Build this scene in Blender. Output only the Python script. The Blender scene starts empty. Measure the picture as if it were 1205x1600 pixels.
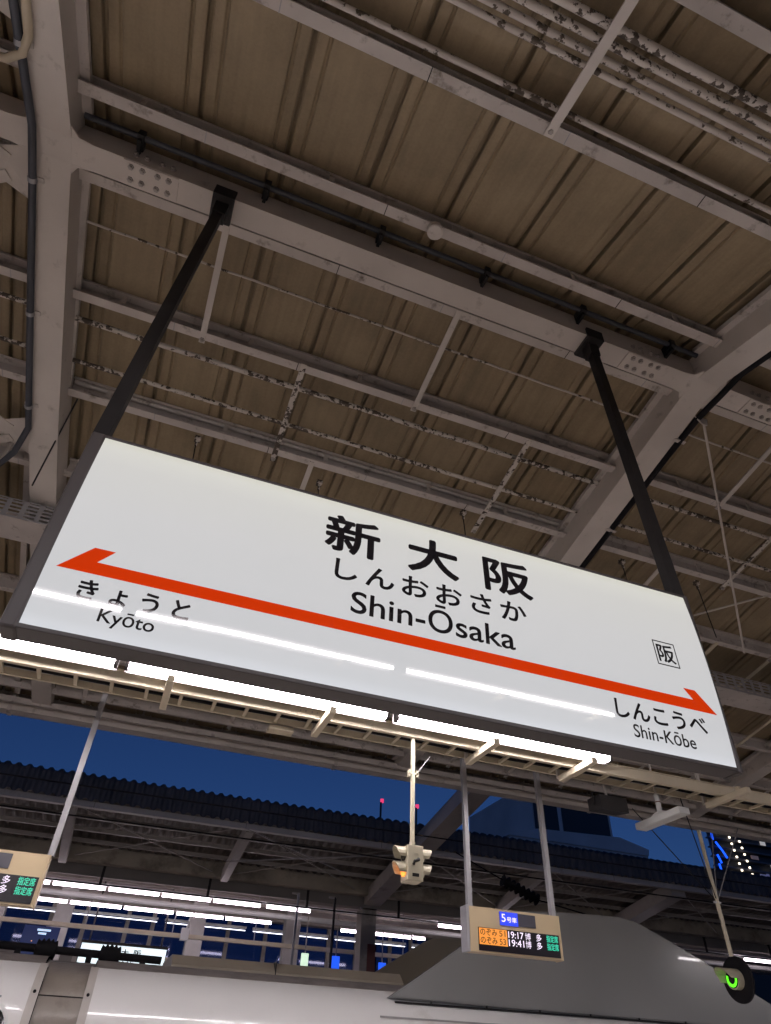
import bpy, bmesh, math, random
from mathutils import Vector, Matrix
random.seed(7)
SC = bpy.context.scene
COL = SC.collection
R = math.radians

# ------------------------------------------------------------------ camera
F_PX, YAW, PIT, ROL = 1010.17, 0.335988, 0.715532, 0.0465343
fwd = Vector((math.sin(YAW)*math.cos(PIT), math.cos(YAW)*math.cos(PIT), math.sin(PIT)))
rgt = Vector((math.cos(YAW), -math.sin(YAW), 0)); upv = rgt.cross(fwd)
r2 = rgt*math.cos(ROL) + upv*math.sin(ROL); u2 = -rgt*math.sin(ROL) + upv*math.cos(ROL)
cam = bpy.data.objects.new('camera', bpy.data.cameras.new('camera')); COL.objects.link(cam)
M = Matrix((r2, u2, -fwd)).transposed().to_4x4(); M.translation = (0, 0, 1.6)
cam.matrix_world = M
cam.data.sensor_fit = 'VERTICAL'; cam.data.sensor_height = 36.0; cam.data.lens = F_PX/1600*36
cam.data.clip_start = 0.05; cam.data.clip_end = 3000
SC.camera = cam

# ------------------------------------------------------------------ sky, sun, exposure (dusk)
SUN_EL, SUN_ROT = 15.0, 200.0
SKY_STRENGTH = 0.027
w = bpy.data.worlds.new('World'); SC.world = w; w.use_nodes = True
nt = w.node_tree; nt.nodes.clear()
sky = nt.nodes.new('ShaderNodeTexSky'); sky.sky_type = 'NISHITA'; sky.sun_disc = False
sky.sun_elevation = R(SUN_EL); sky.sun_rotation = R(SUN_ROT)
sky.altitude = 0; sky.air_density = 1.0; sky.dust_density = 0.0; sky.ozone_density = 9.0
bg = nt.nodes.new('ShaderNodeBackground'); bg.inputs['Strength'].default_value = SKY_STRENGTH
wo = nt.nodes.new('ShaderNodeOutputWorld')
tint = nt.nodes.new('ShaderNodeMix'); tint.data_type = 'RGBA'; tint.blend_type = 'MULTIPLY'; tint.inputs[0].default_value = 1.0
tint.inputs[7].default_value = (1.05, .84, 1.03, 1)
nt.links.new(sky.outputs[0], tint.inputs[6]); nt.links.new(tint.outputs[2], bg.inputs[0]); nt.links.new(bg.outputs[0], wo.inputs[0])
sun = bpy.data.lights.new('sun', 'SUN'); sun.energy = 0.01; sun.angle = R(10); sun.color = (1, .8, .65)
so = bpy.data.objects.new('sun', sun); COL.objects.link(so)
so.rotation_euler = (R(90-SUN_EL), 0, R(-SUN_ROT))
SC.view_settings.view_transform = 'Standard'; SC.view_settings.look = 'None'
SC.view_settings.exposure = 0.0; SC.view_settings.gamma = 1.0
SC.cycles.use_denoising = True
SC.cycles.max_bounces = 7; SC.cycles.diffuse_bounces = 4
SC.cycles.use_adaptive_sampling = True; SC.cycles.adaptive_threshold = .02
SC.cycles.sample_clamp_indirect = 4.0
TUBE_E = 60.0
FAR_E = 14.0
SIGN_E = 0.56

# ------------------------------------------------------------------ materials
MATS = {}
def _new(name):
    m = bpy.data.materials.new(name); m.use_nodes = True
    n = m.node_tree.nodes; l = m.node_tree.links
    return m, n, l, n['Principled BSDF']
def paint(name, c, rough=.55, metal=0., var=.12, scale=3., bump=.0, dirt=None, coat=0., spec=.5):
    """painted or plain surface with large soft variation, fine grain and optional dirt patches"""
    if name in MATS: return MATS[name]
    m, n, l, b = _new(name)
    tc = n.new('ShaderNodeTexCoord'); geo = tc.outputs['Object']
    n1 = n.new('ShaderNodeTexNoise'); n1.inputs['Scale'].default_value = scale; n1.inputs['Detail'].default_value = 6
    l.new(geo, n1.inputs['Vector'])
    mr = n.new('ShaderNodeMapRange'); mr.inputs[1].default_value = .3; mr.inputs[2].default_value = .7
    mr.inputs[3].default_value = 1-var; mr.inputs[4].default_value = 1+var
    l.new(n1.outputs[0], mr.inputs[0])
    mx = n.new('ShaderNodeVectorMath'); mx.operation = 'SCALE'; mx.inputs[0].default_value = c[:3]
    l.new(mr.outputs[0], mx.inputs['Scale'])
    out = mx.outputs[0]
    if dirt:
        dc, ds, lo, hi = dirt
        n2 = n.new('ShaderNodeTexNoise'); n2.inputs['Scale'].default_value = ds; n2.inputs['Detail'].default_value = 8
        n2.inputs['Roughness'].default_value = .65
        l.new(geo, n2.inputs['Vector'])
        m2 = n.new('ShaderNodeMapRange'); m2.inputs[1].default_value = lo; m2.inputs[2].default_value = hi
        l.new(n2.outputs[0], m2.inputs[0])
        mc = n.new('ShaderNodeMix'); mc.data_type = 'RGBA'
        l.new(m2.outputs[0], mc.inputs[0]); l.new(out, mc.inputs[6]); mc.inputs[7].default_value = (*dc, 1)
        out = mc.outputs[2]
    l.new(out, b.inputs['Base Color'])
    b.inputs['Roughness'].default_value = rough; b.inputs['Metallic'].default_value = metal
    b.inputs['Coat Weight'].default_value = coat; b.inputs['Specular IOR Level'].default_value = spec
    if bump:
        n3 = n.new('ShaderNodeTexNoise'); n3.inputs['Scale'].default_value = scale*14; n3.inputs['Detail'].default_value = 4
        l.new(geo, n3.inputs['Vector'])
        bp = n.new('ShaderNodeBump'); bp.inputs['Strength'].default_value = bump; bp.inputs['Distance'].default_value = .01
        l.new(n3.outputs[0], bp.inputs['Height']); l.new(bp.outputs[0], b.inputs['Normal'])
    MATS[name] = m; return m
def peel(name, c, under, amount=.5, scale=9.):
    """flaking paint: curled pale flakes over dark primer"""
    m, n, l, b = _new(name)
    tc = n.new('ShaderNodeTexCoord')
    n1 = n.new('ShaderNodeTexNoise'); n1.inputs['Scale'].default_value = scale; n1.inputs['Detail'].default_value = 7
    n1.inputs['Roughness'].default_value = .62
    n0 = n.new('ShaderNodeTexNoise'); n0.inputs['Scale'].default_value = 1.1; n0.inputs['Detail'].default_value = 2
    l.new(tc.outputs['Object'], n1.inputs['Vector']); l.new(tc.outputs['Object'], n0.inputs['Vector'])
    ad = n.new('ShaderNodeMath'); ad.operation = 'MULTIPLY_ADD'; ad.inputs[1].default_value = .55
    l.new(n0.outputs[0], ad.inputs[0]); l.new(n1.outputs[0], ad.inputs[2])
    mr = n.new('ShaderNodeMapRange'); c0 = .98 - .35*amount
    mr.inputs[1].default_value = c0-.012; mr.inputs[2].default_value = c0+.012
    l.new(ad.outputs[0], mr.inputs[0])
    mc = n.new('ShaderNodeMix'); mc.data_type = 'RGBA'
    mc.inputs[6].default_value = (*c, 1); mc.inputs[7].default_value = (*under, 1)
    l.new(mr.outputs[0], mc.inputs[0]); l.new(mc.outputs[2], b.inputs['Base Color'])
    bp = n.new('ShaderNodeBump'); bp.inputs['Strength'].default_value = .8; bp.inputs['Distance'].default_value = .006; bp.invert = True
    l.new(mr.outputs[0], bp.inputs['Height']); l.new(bp.outputs[0], b.inputs['Normal'])
    b.inputs['Roughness'].default_value = .7
    MATS[name] = m; return m
def glow(name, c, e, base=None, rough=.3):
    if name in MATS: return MATS[name]
    m, n, l, b = _new(name)
    b.inputs['Base Color'].default_value = (*(base or c), 1); b.inputs['Roughness'].default_value = rough
    b.inputs['Emission Color'].default_value = (*c, 1); b.inputs['Emission Strength'].default_value = e
    MATS[name] = m; return m

STEEL = paint('painted_steel', (.61, .55, .495), .5, var=.10, scale=1.6, dirt=((.20, .16, .12), 5., .60, .82))
STEEL_D = paint('purlin_paint', (.54, .485, .445), .55, var=.14, scale=2.2, dirt=((.12, .09, .06), 7., .56, .74))
CREAM = paint('cream_paint', (.62, .54, .40), .45, var=.08, scale=3., dirt=((.30, .24, .16), 8., .62, .85))
BLACK = paint('black_paint', (.018, .016, .016), .5, var=.2, scale=4., spec=.25)
FRAME = paint('sign_frame_paint', (.050, .042, .041), .5, var=.1, scale=4.)
RUBBER = paint('black_rubber', (.012, .011, .013), .7, var=.2, scale=6., spec=.15)
GALV = paint('galvanised_pole', (.36, .35, .36), .4, metal=.3, var=.1, scale=5.)
PEEL1 = peel('flaking_paint', (.56, .50, .45), (.10, .076, .055), .34, 14.)
PEEL2 = peel('badly_flaked_paint', (.60, .54, .48), (.08, .06, .045), .50, 17.)
CABLE = paint('dark_cable', (.045, .048, .06), .5, var=.2)
BEIGE = paint('beige_conduit', (.50, .42, .30), .55, var=.15)
BOLT = paint('bolt_steel', (.36, .32, .29), .5, var=.15, scale=20.)
CONC = paint('concrete_platform', (.66, .60, .53), .6, var=.10, scale=.6, dirt=((.45, .41, .37), 3., .55, .8))
BALLAST = paint('ballast', (.14, .125, .11), .9, var=.35, scale=6., bump=.6)
TRAINW = paint('train_white', (.80, .78, .76), .22, var=.03, scale=.5, coat=.6, dirt=((.42, .36, .29), 1.4, .58, .95))
TRAINR = paint('train_roof_grey', (.30, .26, .225), .5, var=.2, scale=1.2, dirt=((.12, .1, .08), 3., .5, .8))
COVER = paint('cover_grey', (.245, .245, .245), .25, var=.05, scale=.7, coat=.3)
BELLOW = paint('bellows_fabric', (.25, .215, .185), .3, var=.18, scale=2.5, bump=.25, dirt=((.12, .1, .085), 3., .5, .8))
DARKGLASS = paint('dark_glass', (.012, .012, .014), .08, var=.1)
FARST = paint('far_steel', (.36, .325, .285), .55, var=.15, scale=1., dirt=((.12, .1, .08), 2., .55, .8))
FASCIA = paint('weathered_corrugated', (.055, .052, .058), .65, var=.3, scale=1.4, dirt=((.03, .028, .03), .9, .45, .7))
FARROOF = paint('corrugated_underside', (.16, .135, .11), .7, var=.25, scale=1.)
FARPANEL = paint('soffit_panel', (.20, .18, .16), .6, var=.15, scale=.8)
WHITEP = paint('white_paint', (.70, .70, .68), .4, var=.06)
HOUSING = paint('display_housing', (.58, .45, .28), .42, metal=.25, var=.05, scale=2.)
RED = paint('dark_red_column', (.16, .035, .025), .45, var=.1)
BLDG = paint('building_concrete', (.78, .66, .62), .7, var=.12, scale=.4)
BLDGD = paint('dark_cladding', (.035, .036, .045), .4, var=.2, scale=.3)
INK = paint('black_print', (.012, .011, .014), .04, var=.0)
HOUSEGREY = paint('reflector_paint', (.16, .145, .145), .5, var=.05)
TUBE = glow('lit_tube', (1., .93, .96), TUBE_E)
TUBEF = glow('lit_tube_far', (1., .86, .97), FAR_E)

def roof_mat():
    m, n, l, b = _new('roof_sheet_brown')
    tc = n.new('ShaderNodeTexCoord'); oi = n.new('ShaderNodeObjectInfo')
    ofs = n.new('ShaderNodeVectorMath'); ofs.operation = 'MULTIPLY_ADD'
    ofs.inputs[1].default_value = (1, 1, 1)
    sc = n.new('ShaderNodeVectorMath'); sc.operation = 'SCALE'; sc.inputs[0].default_value = (13, 7, 5)
    l.new(oi.outputs['Random'], sc.inputs['Scale'])
    l.new(tc.outputs['Object'], ofs.inputs[0]); l.new(sc.outputs[0], ofs.inputs[2])
    a = n.new('ShaderNodeTexNoise'); a.inputs['Scale'].default_value = 2.2; a.inputs['Detail'].default_value = 8; a.inputs['Roughness'].default_value = .6
    st = n.new('ShaderNodeMapping'); st.inputs['Scale'].default_value = (9, .5, 1)
    c = n.new('ShaderNodeTexNoise'); c.inputs['Scale'].default_value = 1.5; c.inputs['Detail'].default_value = 5
    g = n.new('ShaderNodeTexNoise'); g.inputs['Scale'].default_value = 45; g.inputs['Detail'].default_value = 3
    l.new(ofs.outputs[0], a.inputs['Vector']); l.new(ofs.outputs[0], st.inputs['Vector']); l.new(st.outputs[0], c.inputs['Vector'])
    l.new(ofs.outputs[0], g.inputs['Vector'])
    r1 = n.new('ShaderNodeValToRGB')
    r1.color_ramp.elements[0].position = .28; r1.color_ramp.elements[0].color = (.150, .110, .062, 1)
    r1.color_ramp.elements[1].position = .72; r1.color_ramp.elements[1].color = (.345, .262, .158, 1)
    av = n.new('ShaderNodeMath'); av.operation = 'MULTIPLY_ADD'; av.inputs[1].default_value = .5
    hv = n.new('ShaderNodeMath'); hv.operation = 'MULTIPLY'; hv.inputs[1].default_value = .35
    gv = n.new('ShaderNodeMath'); gv.operation = 'MULTIPLY_ADD'; gv.inputs[1].default_value = .15
    l.new(c.outputs[0], hv.inputs[0]); l.new(a.outputs[0], av.inputs[0]); l.new(hv.outputs[0], av.inputs[2])
    l.new(g.outputs[0], gv.inputs[0]); l.new(av.outputs[0], gv.inputs[2])
    l.new(gv.outputs[0], r1.inputs[0]); l.new(r1.outputs[0], b.inputs['Base Color'])
    b.inputs['Roughness'].default_value = .62
    bp = n.new('ShaderNodeBump'); bp.inputs['Strength'].default_value = .25; bp.inputs['Distance'].default_value = .01
    l.new(a.outputs[0], bp.inputs['Height']); l.new(bp.outputs[0], b.inputs['Normal'])
    return m
ROOF = roof_mat()

def sign_mat(name, e, z0, h):
    """opal acrylic of a light box: even backlight, a little stronger by the tubes at its rims, glossy and slightly wavy"""
    m, n, l, b = _new(name)
    tc = n.new('ShaderNodeTexCoord'); sp = n.new('ShaderNodeSeparateXYZ'); l.new(tc.outputs['Object'], sp.inputs[0])
    mr = n.new('ShaderNodeMapRange'); mr.inputs[1].default_value = z0; mr.inputs[2].default_value = z0+h
    l.new(sp.outputs['Z'], mr.inputs[0])
    cr = n.new('ShaderNodeValToRGB'); el = cr.color_ramp.elements
    el[0].position = 0; el[0].color = (1.10, 1.13, 1.20, 1)
    el[1].position = 1; el[1].color = (1.08, 1.06, .92, 1)
    for p, c in ((.05, (.98, 1.0, 1.04, 1)), (.18, (.93, .94, .965, 1)), (.6, (.97, .965, .965, 1)), (.85, (1.0, .99, .95, 1)), (.95, (1.07, 1.06, .98, 1))):
        q = el.new(p); q.color = c
    l.new(mr.outputs[0], cr.inputs[0]); l.new(cr.outputs[0], b.inputs['Emission Color'])
    b.inputs['Emission Strength'].default_value = e
    b.inputs['Base Color'].default_value = (.12, .12, .12, 1); b.inputs['Roughness'].default_value = .025
    nz = n.new('ShaderNodeTexNoise'); nz.inputs['Scale'].default_value = 1.1; nz.inputs['Detail'].default_value = 1
    l.new(tc.outputs['Object'], nz.inputs['Vector'])
    bp = n.new('ShaderNodeBump'); bp.inputs['Strength'].default_value = .10; bp.inputs['Distance'].default_value = .02
    l.new(nz.outputs[0], bp.inputs['Height']); l.new(bp.outputs[0], b.inputs['Normal'])
    return m

def glass_mat():
    m = bpy.data.materials.new('window_pane'); m.use_nodes = True
    n = m.node_tree.nodes; l = m.node_tree.links; n.clear()
    t = n.new('ShaderNodeBsdfTransparent'); t.inputs[0].default_value = (.22, .27, .40, 1)
    g = n.new('ShaderNodeBsdfGlossy'); g.inputs['Roughness'].default_value = .05; g.inputs[0].default_value = (.8, .85, 1, 1)
    nz = n.new('ShaderNodeFresnel'); nz.inputs[0].default_value = 1.5
    mx = n.new('ShaderNodeMixShader'); o = n.new('ShaderNodeOutputMaterial')
    l.new(nz.outputs[0], mx.inputs[0]); l.new(t.outputs[0], mx.inputs[1]); l.new(g.outputs[0], mx.inputs[2]); l.new(mx.outputs[0], o.inputs[0])
    return m
PANE = glass_mat()

# ------------------------------------------------------------------ mesh helpers
class MB:
    def __init__(s): s.v = []; s.f = []; s.sm = []
    def add(s, vs, fs, smooth=False):
        o = len(s.v); s.v += [tuple(v) for v in vs]
        for f in fs: s.f.append([i+o for i in f]); s.sm.append(smooth)
        return s
    def box(s, x0, x1, y0, y1, z0, z1, bev=0.):
        if bev <= 0:
            vs = [(x, y, z) for x in (x0, x1) for y in (y0, y1) for z in (z0, z1)]
            return s.add(vs, [(0, 1, 3, 2), (4, 6, 7, 5), (0, 4, 5, 1), (2, 3, 7, 6), (0, 2, 6, 4), (1, 5, 7, 3)])
        bm = bmesh.new(); bmesh.ops.create_cube(bm, size=1)
        for v in bm.verts: v.co = Vector(((x0+x1)/2+v.co.x*(x1-x0), (y0+y1)/2+v.co.y*(y1-y0), (z0+z1)/2+v.co.z*(z1-z0)))
        bmesh.ops.bevel(bm, geom=bm.edges[:], offset=bev, segments=2, affect='EDGES', profile=.5)
        bm.verts.index_update()
        s.add([v.co.copy() for v in bm.verts], [[v.index for v in f.verts] for f in bm.faces]); bm.free(); return s
    def prism(s, poly, axis, a, b):
        """poly of 2-D points, extruded along axis from a to b; x: (y,z)  y: (x,z)  z: (x,y)"""
        mk = {'x': lambda p, t: (t, p[0], p[1]), 'y': lambda p, t: (p[0], t, p[1]), 'z': lambda p, t: (p[0], p[1], t)}[axis]
        n = len(poly); vs = [mk(p, a) for p in poly] + [mk(p, b) for p in poly]
        fs = [(i, (i+1) % n, n+(i+1) % n, n+i) for i in range(n)]
        return s.add(vs, fs + [tuple(range(n))[::-1], tuple(range(n, 2*n))])
    def bar(s, p, q, wd, ht, up=(0, 0, 1)):
        p, q = Vector(p), Vector(q); d = (q-p).normalized(); sd = d.cross(Vector(up))
        if sd.length < 1e-4: sd = d.cross(Vector((1, 0, 0)))
        sd.normalize(); u = sd.cross(d)
        vs = [c + sd*(a*wd/2) + u*(b*ht/2) for c in (p, q) for a, b in ((-1, -1), (1, -1), (1, 1), (-1, 1))]
        return s.add(vs, [(0, 3, 2, 1), (4, 5, 6, 7), (0, 1, 5, 4), (1, 2, 6, 5), (2, 3, 7, 6), (3, 0, 4, 7)])
    def tube(s, pts, r, n=10, cap=True):
        pts = [Vector(p) for p in pts]; rings = []; ref = Vector((0, 0, 1))
        rr = r if isinstance(r, (list, tuple)) else [r]*len(pts)
        for i, p in enumerate(pts):
            d = (pts[min(i+1, len(pts)-1)] - pts[max(i-1, 0)]).normalized()
            a = d.cross(ref)
            if a.length < .05: a = d.cross(Vector((0, 1, 0)))
            a.normalize(); b = d.cross(a)
            rings.append([p + (a*math.cos(t) + b*math.sin(t))*rr[i] for t in [2*math.pi*k/n for k in range(n)]])
        vs = [v for rg in rings for v in rg]; fs = []
        for i in range(len(pts)-1):
            for k in range(n): fs.append((i*n+k, i*n+(k+1) % n, (i+1)*n+(k+1) % n, (i+1)*n+k))
        s.add(vs, fs, True)
        if cap:
            s.add(rings[0], [tuple(range(n))[::-1]]); s.add(rings[-1], [tuple(range(n))])
        return s
    def mesh(s, name):
        me = bpy.data.meshes.new(name); me.from_pydata(s.v, [], s.f)
        me.polygons.foreach_set('use_smooth', s.sm)
        bm = bmesh.new(); bm.from_mesh(me); bmesh.ops.recalc_face_normals(bm, faces=bm.faces[:]); bm.to_mesh(me); bm.free()
        return me
    def build(s, name, mat, parent=None):
        return put(name, s.mesh(name), mat, parent)
def put(name, me, mat, parent=None, loc=None):
    if mat and not me.materials: me.materials.append(mat)
    o = bpy.data.objects.new(name, me); COL.objects.link(o)
    if parent: o.parent = parent
    if loc: o.location = loc
    return o
def tag(o, label, cat, group=None):
    o['label'] = label; o['category'] = cat
    if group: o['group'] = group
    return o
def thing(name, label, cat, group=None, loc=(0, 0, 0)):
    o = bpy.data.objects.new(name, None); COL.objects.link(o); o.location = loc; o.empty_display_size = .2
    return tag(o, label, cat, group)
def struct(name, mb, mat):
    o = mb.build(name, mat); o['kind'] = 'structure'; return o
def copy_tree(o, parent=None):
    c = o.copy(); COL.objects.link(c); c.parent = parent
    for ch in list(o.children): copy_tree(ch, c)
    return c
def text_mesh(txt, size, offset=0., spacing=1., extrude=0., res=6):
    cu = bpy.data.curves.new('text', 'FONT'); cu.body = txt; cu.size = 1.; cu.offset = offset; cu.space_character = spacing
    cu.extrude = extrude; cu.resolution_u = res
    ob = bpy.data.objects.new('text', cu); COL.objects.link(ob)
    bpy.context.view_layer.update()
    me = bpy.data.meshes.new_from_object(ob.evaluated_get(bpy.context.evaluated_depsgraph_get()))
    bpy.data.objects.remove(ob); bpy.data.curves.remove(cu); me.materials.clear()
    return me
_TC = {}
def _glyph(txt, res):
    if (txt, res) not in _TC:
        me = text_mesh(txt, 1., res=res)
        _TC[(txt, res)] = ([tuple(v.co) for v in me.vertices], [tuple(p.vertices) for p in me.polygons])
    return _TC[(txt, res)]
def text_fit(name, txt, mat, parent, x0, x1, z0, z1, y, bold=0., bow=None, res=5, spacing=1., split=False):
    """lettering standing in the x-z plane facing -y, fitted to a box; split: each character an object of its own"""
    items = []
    if split and len(txt) > 1:
        ref = min(v[0] for v in _glyph('|', res)[0]); adv = 0.
        for ch in txt:
            items.append((_glyph(ch, res), adv))
            adv += (min(v[0] for v in _glyph('|' + ch + '|', res)[0]) * 0 + max(v[0] for v in _glyph(ch + '|', res)[0]) - max(v[0] for v in _glyph('|', res)[0]))*spacing
    else: items.append((_glyph(txt, res), 0.))
    xs = [v[0]+a for (vs, _), a in items for v in vs]; zs = [v[1] for (vs, _), a in items for v in vs]
    ax, bx, ay, by = min(xs), max(xs), min(zs), max(zs)
    kx, kz = (x1-x0-2*bold)/(bx-ax), (z1-z0-2*bold)/(by-ay)
    sh = [(0, 0)] + ([(bold*math.cos(R(45*k)), bold*math.sin(R(45*k))) for k in range(8)] if bold > 0 else [])
    for (vs, fs), a in items:
        V = []; F = []
        for q, (dx, dz) in enumerate(sh):
            o = len(V)
            for vx, vz, _ in vs:
                Z = z0+bold+(vz-ay)*kz+dz; V.append((x0+bold+(vx+a-ax)*kx+dx, (bow(Z) if bow else y)-.00012*q, Z))
            F += [tuple(i+o for i in f) for f in fs]
        me = bpy.data.meshes.new(name); me.from_pydata(V, [], F); me.update()
        put(name, me, mat, parent)

# ------------------------------------------------------------------ the setting
struct('ground', MB().box(-1500, 1500, -1500, 1500, -1.6, -1.4), BALLAST)
struct('platform', MB().box(-90, 120, -2.1, 7.45, -1.4, 0., .03), CONC)
fp = struct('platform', MB().box(-90, 120, 15.4, 23.6, -1.4, 0., .03), CONC)

# ------------------------------------------------------------------ near canopy
YR, ZR = 2.7, 7.22
def skin(y): return ZR - .26*(YR-y) if y < YR else ZR - .18*(y-YR)
Y_NEAR, Y_EAVE = -5.0, 10.75
canopy = thing('platform_canopy', 'brown ribbed sheet roof on pale steel rafters and purlins above the station sign', 'canopy')
# rafters: box girders bent at the ridge
RAF_W = .27
RAFX = [-13.9, -7.88, -1.857, 4.197, 10.24, 16.28, 22.3]
def rafter(xc, skew=0.):
    prof = [(-5., 5.05), (-5., 4.72), (2.50, 6.79), (2.61, 6.815), (2.81, 6.815), (2.93, 6.79), (5.4, 6.30), (10.56, 5.56), (10.56, 5.70), (2.7, 7.14)]
    vs = []
    for sx in (-1, 1):
        for y, z in prof: vs.append((xc + sx*RAF_W/2 + skew*max(0, y-2.8), y, z))
    n = len(prof)
    mb = MB(); mb.add(vs, [(i, (i+1) % n, n+(i+1) % n, n+i) for i in range(n)])
    for o in (0, n):   # side plates
        mb.add([vs[o+i] for i in range(n)], [(0, 1, 2, 3, 9), (3, 4, 9), (4, 5, 6, 9), (6, 7, 8, 9)])
    return mb.build('rafter', STEEL, canopy)
for x in RAFX: rafter(x, .028 if x == RAFX[2] else 0.)
# angle irons along the rafters carrying purlin ends
for x in RAFX[1:5]:
    for sx in (-1, 1):
        for (ya, yb) in ((2.95, 10.5), (-4.9, 2.5)):
            xx = x + sx*(RAF_W/2+.035)
            MB().bar((xx, ya, skin(ya)-.09), (xx, yb, skin(yb)-.09), .07, .05).build('cleat_angle', STEEL_D, canopy)
# ridge beams between rafters
bolt_mesh = MB().tube([(0, 0, 0), (0, 0, -.012)], .024, 6).tube([(0, 0, -.012), (0, 0, -.026)], .016, 6).mesh('bolt'); bolt_mesh.materials.append(BOLT)
boltw_mesh = MB().tube([(0, 0, 0), (0, -.012, 0)], .024, 6).tube([(0, -.012, 0), (0, -.026, 0)], .016, 6).mesh('bolt'); boltw_mesh.materials.append(BOLT)
for i in range(len(RAFX)-1):
    x0, x1 = RAFX[i]+RAF_W/2+.002, RAFX[i+1]-RAF_W/2-.002
    mb = MB()
    # haunched girder: web, wide bottom flange, top flange, end fillets
    mb.box(x0, x1, 2.60, 2.80, 6.812, 6.836)
    mb.box(x0, x1, 2.612, 2.788, 6.837, 7.10)
    for xa, s in ((x0, 1), (x1, -1)):
        mb.prism([(xa, 2.599), (xa, 2.52), (xa+s*.05, 2.585), (xa+s*.16, 2.599)], 'z', 6.812, 6.836)
        mb.prism([(xa, 2.801), (xa, 2.88), (xa+s*.05, 2.815), (xa+s*.16, 2.801)], 'z', 6.812, 6.836)
    g = mb.build('ridge_beam', STEEL, canopy)
    if 1 <= i <= 4:
        for xa, s in ((x0, 1), (x1, -1)):
            MB().box(min(xa+s*.38, xa+s*.80), max(xa+s*.38, xa+s*.80), 2.604, 2.796, 6.800, 6.811).build('splice_plate', STEEL, g)
            for k in range(4):
                dx = .44 + k*.085 + (.03 if k > 1 else 0)
                for yy in (2.645, 2.745): put('bolt', bolt_mesh, None, g, (xa+s*dx, yy, 6.80))
                put('bolt', boltw_mesh, None, g, (xa+s*dx, 2.612, 6.93))
# purlins: lipped channels open towards the near side
PURL_N = [-4.85, -3.85, -2.83, -1.80, -.78, .285, 1.25, 2.315]
PURL_F = [2.985, 4.0, 5.03, 6.06, 7.1, 8.15, 9.2, 10.2]
def purlin(yw, x0, x1, flange=.088, mat=STEEL_D):
    t = .006; zt = skin(yw-flange)-.012; zb = skin(yw)-.20
    zt2 = skin(yw) - .012
    y0 = yw-flange
    poly = [(y0, zb), (yw, zb), (yw, zt2), (y0, zt), (y0, zt-.028), (y0+t, zt-.028), (y0+t, zt-t), (yw-t, zt2-t), (yw-t, zb+t), (y0+t, zb+t), (y0+t, zb+.022), (y0, zb+.022)]
    mb = MB().prism(poly, 'x', x0, x1)
    return mb.build('purlin', mat, canopy)
for i in range(len(RAFX)-1):
    x0, x1 = RAFX[i]+RAF_W/2+.004, RAFX[i+1]-RAF_W/2-.004
    for y in PURL_N + PURL_F:
        if i in (0, 5) and y < 0: continue
        sk = .028*max(0, y-2.8) if i == 2 else 0
        sk2 = .028*max(0, y-2.8) if i == 1 else 0
        p = purlin(y, x0+sk, x1+sk2)
        if i in (1, 2, 3):      # batten plates and cable ties in the open channel
            zt, zb = skin(y)-.02, skin(y)-.19
            for k in range(5):
                xx = x0+.6+k*1.13+random.uniform(-.2, .2)
                if xx > x1-.2: continue
                MB().box(xx, xx+.045, y-.083, y-.075, zb+.03, zt-.03).build('batten', STEEL_D, p)
                MB().box(xx+.5, xx+.507, y-.092, y+.003, zb-.012, zb-.0095).build('tie_strap', BLACK if k % 2 else GALV, p)
# folded roof sheets, one object per sheet
PITCH, SX0 = .69, .495
def sheet_mesh(name, ya, yb):
    h = PITCH/2
    prof = [(-h, .070), (-h+.016, .068), (-h+.019, .012), (-h+.030, .006), (-h+.095, .004), (-h+.108, .018), (-h+.118, .020), (-h+.128, 0.)]
    prof = prof + [(-x, z) for x, z in prof[::-1]]
    ys = [ya + (yb-ya)*k/4 for k in range(5)]
    vs = [(x, y, skin(y)+z) for y in ys for x, z in prof]; n = len(prof)
    fs = [(j*n+i, j*n+i+1, (j+1)*n+i+1, (j+1)*n+i) for j in range(4) for i in range(n-1)]
    vs2 = [(x, y, z+.006) for x, y, z in vs]; o = len(vs)
    return MB().add(vs, fs).add(vs2, [f[::-1] for f in fs])
smn = sheet_mesh('roof_sheet', Y_NEAR, YR-.01).mesh('roof_sheet'); smn.materials.append(ROOF)
smf = sheet_mesh('roof_sheet', YR+.01, Y_EAVE).mesh('roof_sheet'); smf.materials.append(ROOF)
for k in range(-21, 33):
    x = SX0 + (k+.5)*PITCH
    put('roof_sheet', smn, None, canopy, (x, 0, 0)); put('roof_sheet', smf, None, canopy, (x, 0, 0))
# ridge cap above the joint
MB().prism([(YR-.22, skin(YR-.22)+.09), (YR, ZR+.12), (YR+.22, skin(YR+.22)+.09), (YR+.22, skin(YR+.22)+.1), (YR, ZR+.13), (YR-.22, skin(YR-.22)+.1)], 'x', -14.5, 23).build('ridge_cap', ROOF, canopy)
# sag bars (flat bars with a bolt hole boss) between purlins
def sag(x, ya, yb, mat=STEEL, drop=.215, wd=.055):
    b = MB().bar((x, ya, skin(ya)-drop), (x, yb, skin(yb)-drop), wd, .014).build('sag_bar', mat, canopy)
    put('bolt', bolt_mesh, None, b, (x, yb-.04*(1 if yb > ya else -1), skin(yb)-drop-.005))
    return b
sag(-.52, 2.87, 4.02); sag(1.65, 2.90, 4.02); sag(.455, 3.9, 5.1, PEEL2); sag(2.97, 3.93, 5.3, PEEL2); sag(.866, 4.97, 6.1)
sag(1.512, .2, 1.24, wd=.07)
for x0 in (4.197, 10.24, -7.88):
    sag(x0+1.34, 2.9, 4.02); sag(x0+3.5, 2.9, 4.02); sag(x0+2.3, 3.9, 5.1, PEEL2); sag(x0+4.8, 3.9, 5.2, PEEL2); sag(x0+1.3, 5.0, 6.1); sag(x0+4., 5.0, 6.1)
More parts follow.
